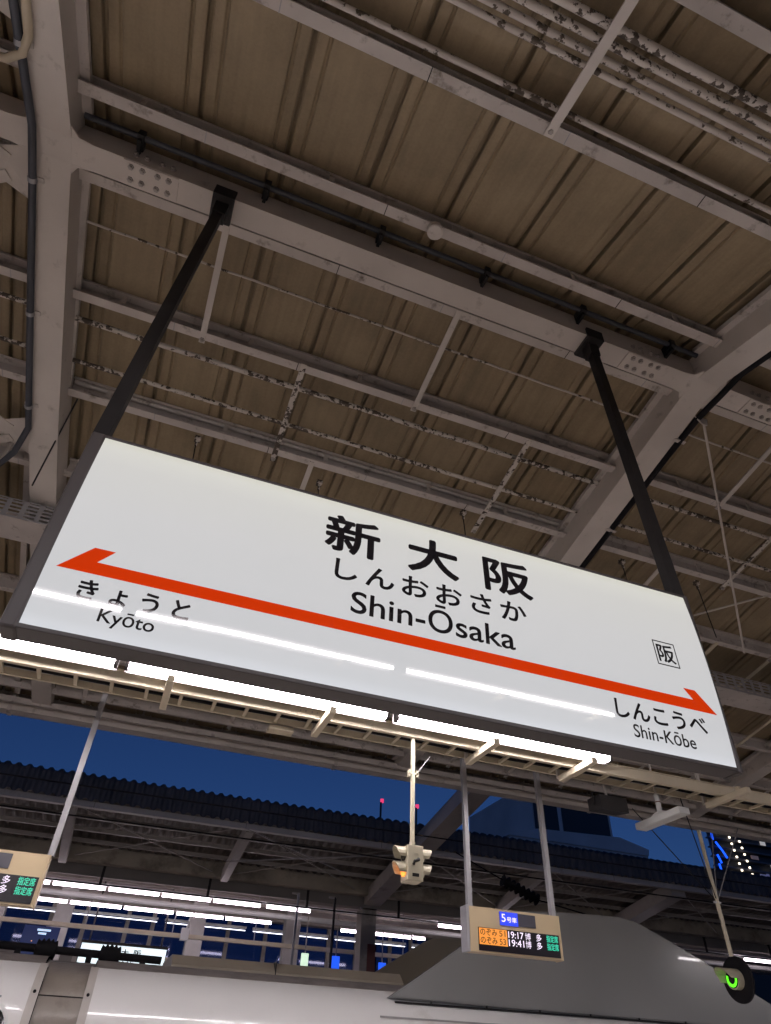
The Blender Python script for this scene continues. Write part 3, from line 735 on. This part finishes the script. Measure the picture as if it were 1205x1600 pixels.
# bellows hood between the cars with end trims and bolts
for k, (za_, zb_) in enumerate(((0.6, 1.72), (1.73, 2.02), (2.03, 2.30))):
    pr = []
    for a, z in half: pr.append((YC-a+.03, z))
    import bisect
    def yat(z):
        for (y0, q0), (y1, q1) in zip(pr, pr[1:]):
            if q0 <= z <= q1: return y0+(y1-y0)*(z-q0)/(q1-q0)
        return pr[-1][0]+ (z-pr[-1][1])*2.5
    mb = MB(); nz = 8
    vs = []
    for j in range(nz+1):
        z = za_+(zb_-za_)*j/nz
        for i in range(5):
            x = -.33+.38*i/4; vs.append((x, yat(z)-.018*math.sin(math.pi*i/4)*math.sin(math.pi*j/nz), z))
    mb.add(vs, [(j*5+i, j*5+i+1, (j+1)*5+i+1, (j+1)*5+i) for j in range(nz) for i in range(4)], True)
    mb.build('bellows_panel', BELLOW, tr)
rp = [(YC-1.26, 2.25), (YC-.9, 2.335), (YC-.4, 2.37), (YC+.4, 2.37), (YC+1.2, 2.25)]
MB().add([(x, y, z) for x in (-.36, .08) for y, z in rp], [(i, i+1, 6+i, 5+i) for i in range(4)], True).build('bellows_panel', BELLOW, tr)
MB().box(-.36, .08, YC-1.15, YC+1.15, -.9, 2.15).build('gangway_core', BLACK, tr)
for xa, xb in ((-.405, -.335), (.045, .115)):
    pr = [(YC-a-.012, z+.004) for a, z in half]; mb = MB()
    vs = [(x, y, z) for x in (xa, xb) for y, z in pr]; n = len(pr)
    mb.add(vs, [(i, i+1, n+i+1, n+i) for i in range(n-1)], True)
    e = mb.build('end_trim', paint('trim_grey', (.50, .46, .42), .4, var=.1), tr)
    for z in (1.55, 1.80, 2.05):
        y = [yy for yy, zz in pr if zz >= z][0]
        MB().tube([((xa+xb)/2, y+.02, z), ((xa+xb)/2, y-.02, z-.004)], .014, 8).build('bolt', RUBBER, e)
# rounded window
def rrect(cx_, cz, w_, h_, r_, n_=6):
    out = []
    for sx, sz, a0 in ((1, 1, 0), (-1, 1, 90), (-1, -1, 180), (1, -1, 270)):
        for k in range(n_+1):
            t = R(a0+90*k/n_); out.append((cx_+sx*(w_/2-r_)+math.cos(t)*r_, cz+sz*(h_/2-r_)+math.sin(t)*r_))
    return out
def bodyy(z):
    pr = [(YC-a, q) for a, q in half]
    for (y0, q0), (y1, q1) in zip(pr, pr[1:]):
        if q0 <= z <= q1: return y0+(y1-y0)*(z-q0)/(q1-q0)
    return pr[0][0]
for k in range(6):
    xc = -.84-k*1.04; mb = MB()
    for lift, sc_, m, nm in ((.006, 1.07, WHITEP, 'window_rim'), (.010, 1., DARKGLASS, 'window')):
        pts = rrect(xc, 1.62, .64*sc_, .62*(1+(sc_-1)*1.05), .16)
        me = bpy.data.meshes.new(nm)
        bm = bmesh.new(); f = bm.faces.new([bm.verts.new((x, bodyy(z)-lift, z)) for x, z in pts]); bmesh.ops.triangulate(bm, faces=[f]); bm.to_mesh(me); bm.free()
        put(nm, me, m, tr)
for xa, xb, z in ((-9., -.62, 1.995), (2.9, 4.6, 2.04)):
    MB().box(xa, xb, bodyy(z)-.012, bodyy(z)+.01, z-.008, z+.008).build('rain_rail', paint('rail_grey', (.35, .34, .33), .4), tr)
# roof fairing duct
MB().prism([(8.85, 2.36), (8.85, 2.43), (8.98, 2.53), (9.9, 2.53), (10., 2.36)], 'x', .86, 3.6).build('roof_duct', paint('duct_beige', (.36, .31, .245), .5, var=.12, scale=1.5), tr)
MB().box(2.02, 2.03, 8.845, 9.9, 2.37, 2.535).build('duct_joint', BLACK, tr)
# roof insulator cable
o = MB().tube([(-3., 8.8, 2.48), (-.9, 8.8, 2.465), (.74, 8.8, 2.445)], .036, 12).build('insulated_cable', RUBBER, tr)
for x in (-.44, .20):
    prf = [(x+dx*.105, r_*.84) for dx, r_ in ((-1, .06), (-.9, .105), (-.62, .085), (-.45, .12), (-.22, .09), (0, .125), (.22, .09), (.45, .12), (.62, .085), (.9, .105), (1, .06))]
    MB().tube([(a, 8.8, 2.455) for a, _ in prf], [b for _, b in prf], 16).build('insulator', RUBBER, tr)
for x in (-1.1, -.7, .0, .55):
    MB().box(x-.03, x+.03, 8.77, 8.83, 2.34, 2.46).build('cable_post', RUBBER, tr)
# pantograph side covers
outline = [(3.02, 2.205), (3.55, 2.51), (4.0, 2.775), (4.62, 3.12), (4.75, 3.165), (5.3, 3.205), (5.9, 3.23), (6.25, 3.235), (6.50, 3.20), (6.9, 3.045), (7.3, 2.88), (7.62, 2.735), (8.25, 2.45), (8.80, 2.205)]
def cover(y_low, y_top, thick, mat):
    ya = lambda z: y_low + (y_top-y_low)*(z-2.2)/1.03
    pts = outline + [(8.2, 2.195), (7., 2.185), (5.8, 2.19), (4.4, 2.195)]
    s = 1 if y_top > y_low else -1
    bm = bmesh.new()
    a = [bm.verts.new((x, ya(z), z)) for x, z in pts]; b = [bm.verts.new((x, ya(z)+s*thick, z)) for x, z in pts]
    n_ = len(pts)
    f1 = bm.faces.new(a); f2 = bm.faces.new(b[::-1])
    for i in range(n_): bm.faces.new((a[i], a[(i+1) % n_], b[(i+1) % n_], b[i]))
    bmesh.ops.recalc_face_normals(bm, faces=bm.faces[:])
    bmesh.ops.bevel(bm, geom=[e for e in bm.edges if (f1 in e.link_faces or f2 in e.link_faces)], offset=.012, segments=2, affect='EDGES')
    me = bpy.data.meshes.new('pantograph_cover'); bm.to_mesh(me); bm.free()
    return put('pantograph_cover', me, mat, tr)
cv = cover(7.845, 8.0, .07, COVER)
cover(YC*2-7.845, YC*2-8.0, .07, paint('cover_inner', (.31, .265, .205), .5, var=.1, scale=1.))  # warm light on the far cover's inner side is put into this beige
for k in range(8):
    x = 3.5+k*.66
    MB().box(x, x+.012, 7.836, 7.85, 2.176, 2.20).build('panel_joint', BLACK, cv)
MB().box(3.1, 8.7, 7.842, 7.90, 2.165, 2.183).build('rubber_seal', BLACK, cv)
# ------------------------------------------------------------------ overhead wires
run('contact_wire', 'thin black contact wire above the train roof', 'wire', [(-30, 9.3, 3.87), (40, 9.3, 3.87)], .010, RUBBER, 6)
run('messenger_wire', 'thin dark messenger wire strung above the contact wire', 'wire', [(-30, 9.5, 4.28), (40, 9.5, 4.28)], .010, RUBBER, 6)
run('contact_wire', 'thin contact wire over the far track', 'wire', [(-30, 13.6, 3.9), (40, 13.6, 3.9)], .010, RUBBER, 6)
run('stay_wire', 'grey stay wire crossing before the far canopy, rising to the right', 'wire', [(2.0, 14.2, 4.62), (6.2, 13.2, 5.05)], .010, FARST, 6)
run('stay_wire', 'grey stay wire crossing before the far canopy, falling to the right', 'wire', [(2.1, 14.2, 5.3), (4.6, 14.4, 4.7)], .010, FARST, 6)

# ------------------------------------------------------------------ far canopy
fc = thing('platform_canopy', 'dark corrugated butterfly canopy over the far platform with many purlins', 'canopy')
FX0, FX1 = -14., 46.
def corr(mb, x0, x1, pitch, rows, amp, axis):
    """corrugated sheet following a list of (y,z) rows; the waves run along x"""
    n_ = int((x1-x0)/pitch*4); vs = []
    for (y, z) in rows:
        for i in range(n_+1):
            x = x0+(x1-x0)*i/n_; a = amp*math.cos(i*math.pi/2 + math.pi/4)
            vs.append((x, y+a*axis[0], z+a*axis[1]))
    m_ = n_+1
    mb.add(vs, [(j*m_+i, j*m_+i+1, (j+1)*m_+i+1, (j+1)*m_+i) for j in range(len(rows)-1) for i in range(n_)])
    return mb
fas = corr(MB(), FX0, FX1, .205, [(14.90, 5.56), (14.92, 6.03), (15.06, 6.09), (15.3, 6.07)], .038, (-.7, .7)).build('corrugated_fascia', FASCIA, fc)
corr(MB(), FX0, FX1, .205, [(15.0, 5.80), (17.95, 5.33)], .03, (0, 1)).build('corrugated_roof', FARROOF, fc)
MB().box(FX0, FX1, 18.06, 24.4, 5.16, 5.24).build('ceiling', paint('far_ceiling', (.42, .36, .34), .6, var=.15, scale=.8), fc)
MB().box(FX0, FX1, 14.96, 15.10, 5.44, 5.555, .006).build('edge_beam', FARST, fc)
for x in [-10.+3.1*k for k in range(17)]:
    MB().box(x, x+.006, 14.954, 14.96, 5.44, 5.555).build('beam_joint', BLACK, fc)
for y in (15.45, 16.05, 16.65, 17.25):
    z = 5.80-.159*(y-15.0)-.06
    MB().box(FX0, FX1, y, y+.06, z-.08, z).build('purlin', FARST, fc)
for y in (18.9, 20., 21.1, 22.2, 23.3):
    z = 5.155
    MB().box(FX0, FX1, y, y+.06, z-.08, z).build('purlin', FARST, fc)
MB().box(FX0, FX1, 17.72, 17.98, 5.02, 5.40, .01).build('valley_beam', paint('valley_paint', (.40, .35, .27), .6, var=.25, scale=1.2, dirt=((.1, .08, .06), 1.6, .5, .75)), fc)
def fraf(x, w_, y0, z0, y1, z1, dep):
    return MB().add([(x+s*w_/2, y, z) for s in (-1, 1) for y, z in ((y0, z0), (y1, z1), (y1, z1+dep), (y0, z0+dep))],
                    [(0, 1, 2, 3), (7, 6, 5, 4), (0, 4, 5, 1), (1, 5, 6, 2), (2, 6, 7, 3), (3, 7, 4, 0)]).build('rafter', FARST, fc)
for x in (-4.78, -1.12, 2.53, 9.9):
    fraf(x, .17, 15.11, 5.42, 17.7, 4.93, .26)
for x in (6.42, 13.75, 21.1, 28.4):
    fraf(x, .44, 11.0 if x < 7 else 15.11, 6.02 if x < 7 else 5.33, 18.3, 4.80, .30)
    c = MB().box(x-.20, x+.20, 18.2, 18.6, 0., 4.79, .01).build('column', FARST, fc)
    MB().box(x-.01, x+.203, 18.195, 18.21, 0., 4.05).build('red_panel', RED, c)
# diagonal rod bracing under the far roof
for x0 in (-1.1, 2.5, 6.5, 10., 13.8):
    for a, b in ((x0+.2, x0+3.3), (x0+3.3, x0+.2)):
        MB().tube([(a, 15.3, 5.50), (b, 17.6, 5.10)], .014, 6).build('brace_rod', FARST, fc)
# hanging soffit panels
for k in range(14):
    x = -10.+k*2.45
    MB().box(x, x+2.42, 18.02, 18.05, 4.79, 5.08).build('soffit_panel', FARPANEL, fc)
    MB().box(x-.03, x+.03, 17.98, 18.01, 4.65, 5.1).build('panel_hanger', BLACK, fc)
MB().box(FX0, FX1, 18.66, 18.75, 4.74, 4.79).build('white_rail', WHITEP, fc)
MB().tube([(FX0, 19.4, 4.62), (FX1, 19.4, 4.62)], .06, 12).build('white_pipe', WHITEP, fc)
# far lamps
def far_row(y, z, segs, label, group, r=.032, mat=TUBEF):
    for a, b in segs:
        o = thing('tube_lamp', label, 'lamp', group, (a, y, z))
        MB().tube([(.02, 0, 0), (b-a-.02, 0, 0)], r, 8).build('tube', mat, o)
        MB().box(0, b-a, -.04, .04, .045, .10).build('batten_housing', WHITEP, o)
S1 = [(-6.1+1.22*k, -6.1+1.22*k+1.18) for k in range(0, 8)] + [(3.75, 4.9)]
far_row(18.3, 4.62, S1 + [(8.4, 9.5), (9.55, 10.7), (10.75, 11.9), (15., 16.1), (18.6, 19.7), (19.75, 20.9)], 'violet white tube lamp in the upper row under the far canopy', 'far tube lamps, upper row')
far_row(20.5, 4.61, [(-6.1+1.32*k, -6.1+1.32*k+1.28) for k in range(0, 8)] + [(6.4, 7.05), (7.2, 8.55), (8.6, 9.0)], 'violet white tube lamp in the lower row under the far canopy', 'far tube lamps, lower row')
far_row(23.0, 4.72, [(-6.+2.6*k, -6.+2.6*k+2.4) for k in range(0, 7)], 'tube lamp beside the window wall behind the far platform', 'tube lamps by the window wall', .012, glow('lit_tube_dim', (.9, .9, 1.), 2.5))  # lamp reflection in the panes, built as dim glowing tubes
# window wall behind the far platform
ww = thing('window_wall', 'wall of dark blue window panes and grey panels behind the far platform', 'wall')
WY = 24.2
k = 0; x = -7.
while x < 14.:
    wd = (1.35, .95, 1.2, .75)[k % 4]
    MB().box(x, x+.12, WY-.06, WY+.06, 0, 5.15).build('mullion', FARST, ww)
    MB().box(x+.122, x+wd-.002, WY-.01, WY+.01, 4.02, 5.15).build('pane', PANE, ww)
    MB().box(x+.122, x+wd-.002, WY-.02, WY+.02, 3.30, 3.90).build('panel', FARPANEL, ww)
    MB().box(x+.122, x+wd-.002, WY-.02, WY+.02, 0., 3.26).build('panel', BLDGD, ww)
    x += wd; k += 1
MB().box(-7., 14., WY-.08, WY-.065, 3.91, 4.01).build('transom', CREAM, ww)
for x in (-2.6, -.95, 2.62, 5.4):
    c = tag(MB().box(x-.22, x+.22, 22., 22.35, 0, 5.7, .01).build('column', paint('column_grey', (.45, .43, .41), .5)), 'pale grey square column between the far platform and the window wall', 'column', 'columns before the window wall')
cr_ = thing('cream_duct', 'long cream cable duct running along the far platform below the lamps', 'duct', loc=(0, 20.0, 4.02))
MB().box(-8, 12, -.06, .06, 0, .09).build('duct', CREAM, cr_)
for k in range(8):
    MB().tube([(-6.6+k*2.1, 0, .09), (-6.6+k*2.1, 0, 1.4)], .012, 6).build('hanger', GALV, cr_)
# far station sign
fs_ = thing('station_sign', 'small distant lit white station sign behind the insulators', 'sign')
FFACE = glow('lit_acrylic_far', (.82, .96, 1.), .95)
MB().box(-.25, 1.80, 20.50, 20.58, 3.05, 3.80).build('lit_face', FFACE, fs_)
MB().box(-.28, 1.83, 20.49, 20.60, 3.802, 3.86).box(-.28, 1.83, 20.49, 20.60, 2.98, 3.048).build('frame', FRAME, fs_)
for t, a, b in (('新', .42, .60), ('大', .72, .90), ('阪', 1.02, 1.20)): text_fit('lettering', t, INK, fs_, a, b, 3.585, 3.745, 20.497, .004)
text_fit('lettering', 'しんおおさか', INK, fs_, .48, 1.06, 3.40, 3.50, 20.497, .004)
MB().box(-.2, 1.75, 20.495, 20.499, 3.25, 3.30).build('arrow_bar', ORANGE, fs_)
for x in (-.1, 1.65): MB().box(x-.02, x+.02, 20.53, 20.57, 3.86, 5.4).build('hanger_post', FRAME, fs_)
# dark blue information screen and small lit signs on the far platform
sc_ = thing('information_screen', 'dark blue information screen with small white lines on the far platform', 'screen')
MB().box(-1.62, -.82, 20.0, 20.08, 3.35, 4.0, .01).build('screen', glow('screen_blue', (.006, .012, .05), 1.), sc_)
for k, (a, b) in enumerate(((-1.32, -1.02), (-1.28, -1.10))): MB().box(a, b, 19.99, 19.997, 3.90-.07*k, 3.94-.07*k).build('text_line', glow('screen_text', (.6, .8, 1.), .8), sc_)
MB().box(-1.38, -1.36, 19.99, 19.997, 3.68, 3.70).build('text_line', glow('screen_warm', (1., .5, .2), 1.), sc_)
bx_ = thing('white_box', 'small white switch box hanging from a bent conduit on the cream duct', 'box', loc=(2.1, 19.85, 4.0))
MB().box(-.10, .10, -.05, .05, -.05, .22, .01).build('box_body', WHITEP, bx_)
MB().tube([(.02, 0, .22), (.05, 0, .42), (.14, .1, .56), (.2, .2, .72)], .018, 8).build('conduit', WHITEP, bx_)
for x, y, z, c, e, lb, ww_, hh in ((5.05, 19., 3.66, (.75, 1., .75), .8, 'small lit white and green sign on the far platform', .18, .34), (6.05, 19.6, 3.75, (.02, .12, 1.), .9, 'small lit blue sign beside the dark red column', .2, .3), (7.35, 19.6, 3.72, (.02, .12, 1.), .9, 'small lit blue sign on the other side of the red column', .2, .26)):
    o = thing('lit_sign', lb, 'sign', loc=(x, y, z))
    MB().box(-ww_/2, ww_/2, 0, .05, -hh/2, hh/2, .006).build('lit_face', glow('lit_'+lb[:22], c, e), o)
    MB().box(-.012, .012, .015, .035, hh/2, hh/2+1.).build('hanger', FARST, o)
for x in (4.22, 5.12):
    o = thing('platform_post', 'slim metal post standing on the far platform edge', 'post', 'slim posts on the far platform', (x, 17.0, 0))
    MB().tube([(0, 0, 0), (0, 0, 4.75)], .03, 10).build('shaft', GALV if x < 5 else BLACK, o)
    MB().box(-.15, .03, -.02, .02, 4.72, 4.76).build('arm', FARST, o)

# ------------------------------------------------------------------ buildings and masts beyond
b1 = thing('building', 'grey station building with a dark windowed rooftop storey rising above the far canopy', 'building')
MB().box(23.6, 34.5, 40., 52., -1.4, 13.69).build('wall', BLDG, b1)
MB().prism([(23.5, 13.7), (34.5, 13.7), (34.6, 14.1), (32.3, 14.62), (25.8, 14.36), (23.6, 13.82)], 'y', 39.9, 52.).build('parapet', BLDG, b1)
MB().box(25.9, 32.3, 40.6, 50., 14.4, 17.6).build('rooftop_storey', BLDG, b1)
for a, b in ((26.0, 27.9), (28.25, 32.1)):
    MB().box(a, b, 40.55, 40.59, 14.55, 17.4).build('window', BLDGD, b1)
b2 = thing('building', 'tall dark building with blue light strips and bright spots far behind the canopy', 'building')
MB().prism([(80.6, 80.), (120., 80.), (150., 100.), (101.5, 100.)], 'z', -1.4, 42.).build('wall', BLDGD, b2)
for k in range(14):
    z = 22+1.25*k
    MB().box(80.2, 118., 79.2, 79.99, z, z+.18).build('floor_slab', paint('slab_grey', (.16, .16, .19), .6), b2)
BLUE = glow('blue_strip', (.01, .10, 1.), 1.6)
for (xa, za_, xb, zb_) in ((80.6, 30.4, 80.5, 29.1), (80.9, 28.9, 81.7, 27.9), (81.7, 27.9, 82.3, 26.9), (80.6, 27.2, 81.0, 26.1), (80.5, 26.0, 80.6, 24.6)):
    MB().bar((xa, 79.0, za_), (xb, 79.0, zb_), .16, .22, (0, 1, 0)).build('light_strip', BLUE, b2)
SPOT = glow('window_spot', (1., .86, .66), 3.0)
for k in range(9):
    for q in range(2):
        x = 83.6 + .12*k + q*1.75; z = 30.6 - k*.86 - q*.35
        MB().box(x, x+.26, 78.95, 79.15, z, z+.26, .05).build('lamp', SPOT, b2)
for k in range(26):
    x, z = random.uniform(86.6, 98), random.uniform(24, 34)
    MB().box(x, x+random.uniform(.5, 1.6), 79.06, 79.15, z, z+.5).build('window', glow('lit_window_%d' % (k % 3), ((.8, .55, .5), (.5, .5, .8), (.9, .85, .8))[k % 3], (.06, .10, .35)[k % 3]), b2)
for i, (x, lb) in enumerate(((21.85, 'thin mast with red beacon over the far canopy, farther from the big slanting beam'), (25.45, 'thin mast with red beacon over the far canopy, close to the big slanting beam'))):
    o = thing('beacon_mast', lb, 'mast', loc=(x, 60, -1.4))
    MB().tube([(0, 0, 0), (0, 0, 22.3)], .10, 8).build('mast', BLDGD, o)
    MB().tube([(.1, 0, 22.3), (.1, 0, 22.6)], .17, 10).build('beacon', glow('red_beacon', (1., .06, .20), .9), o)
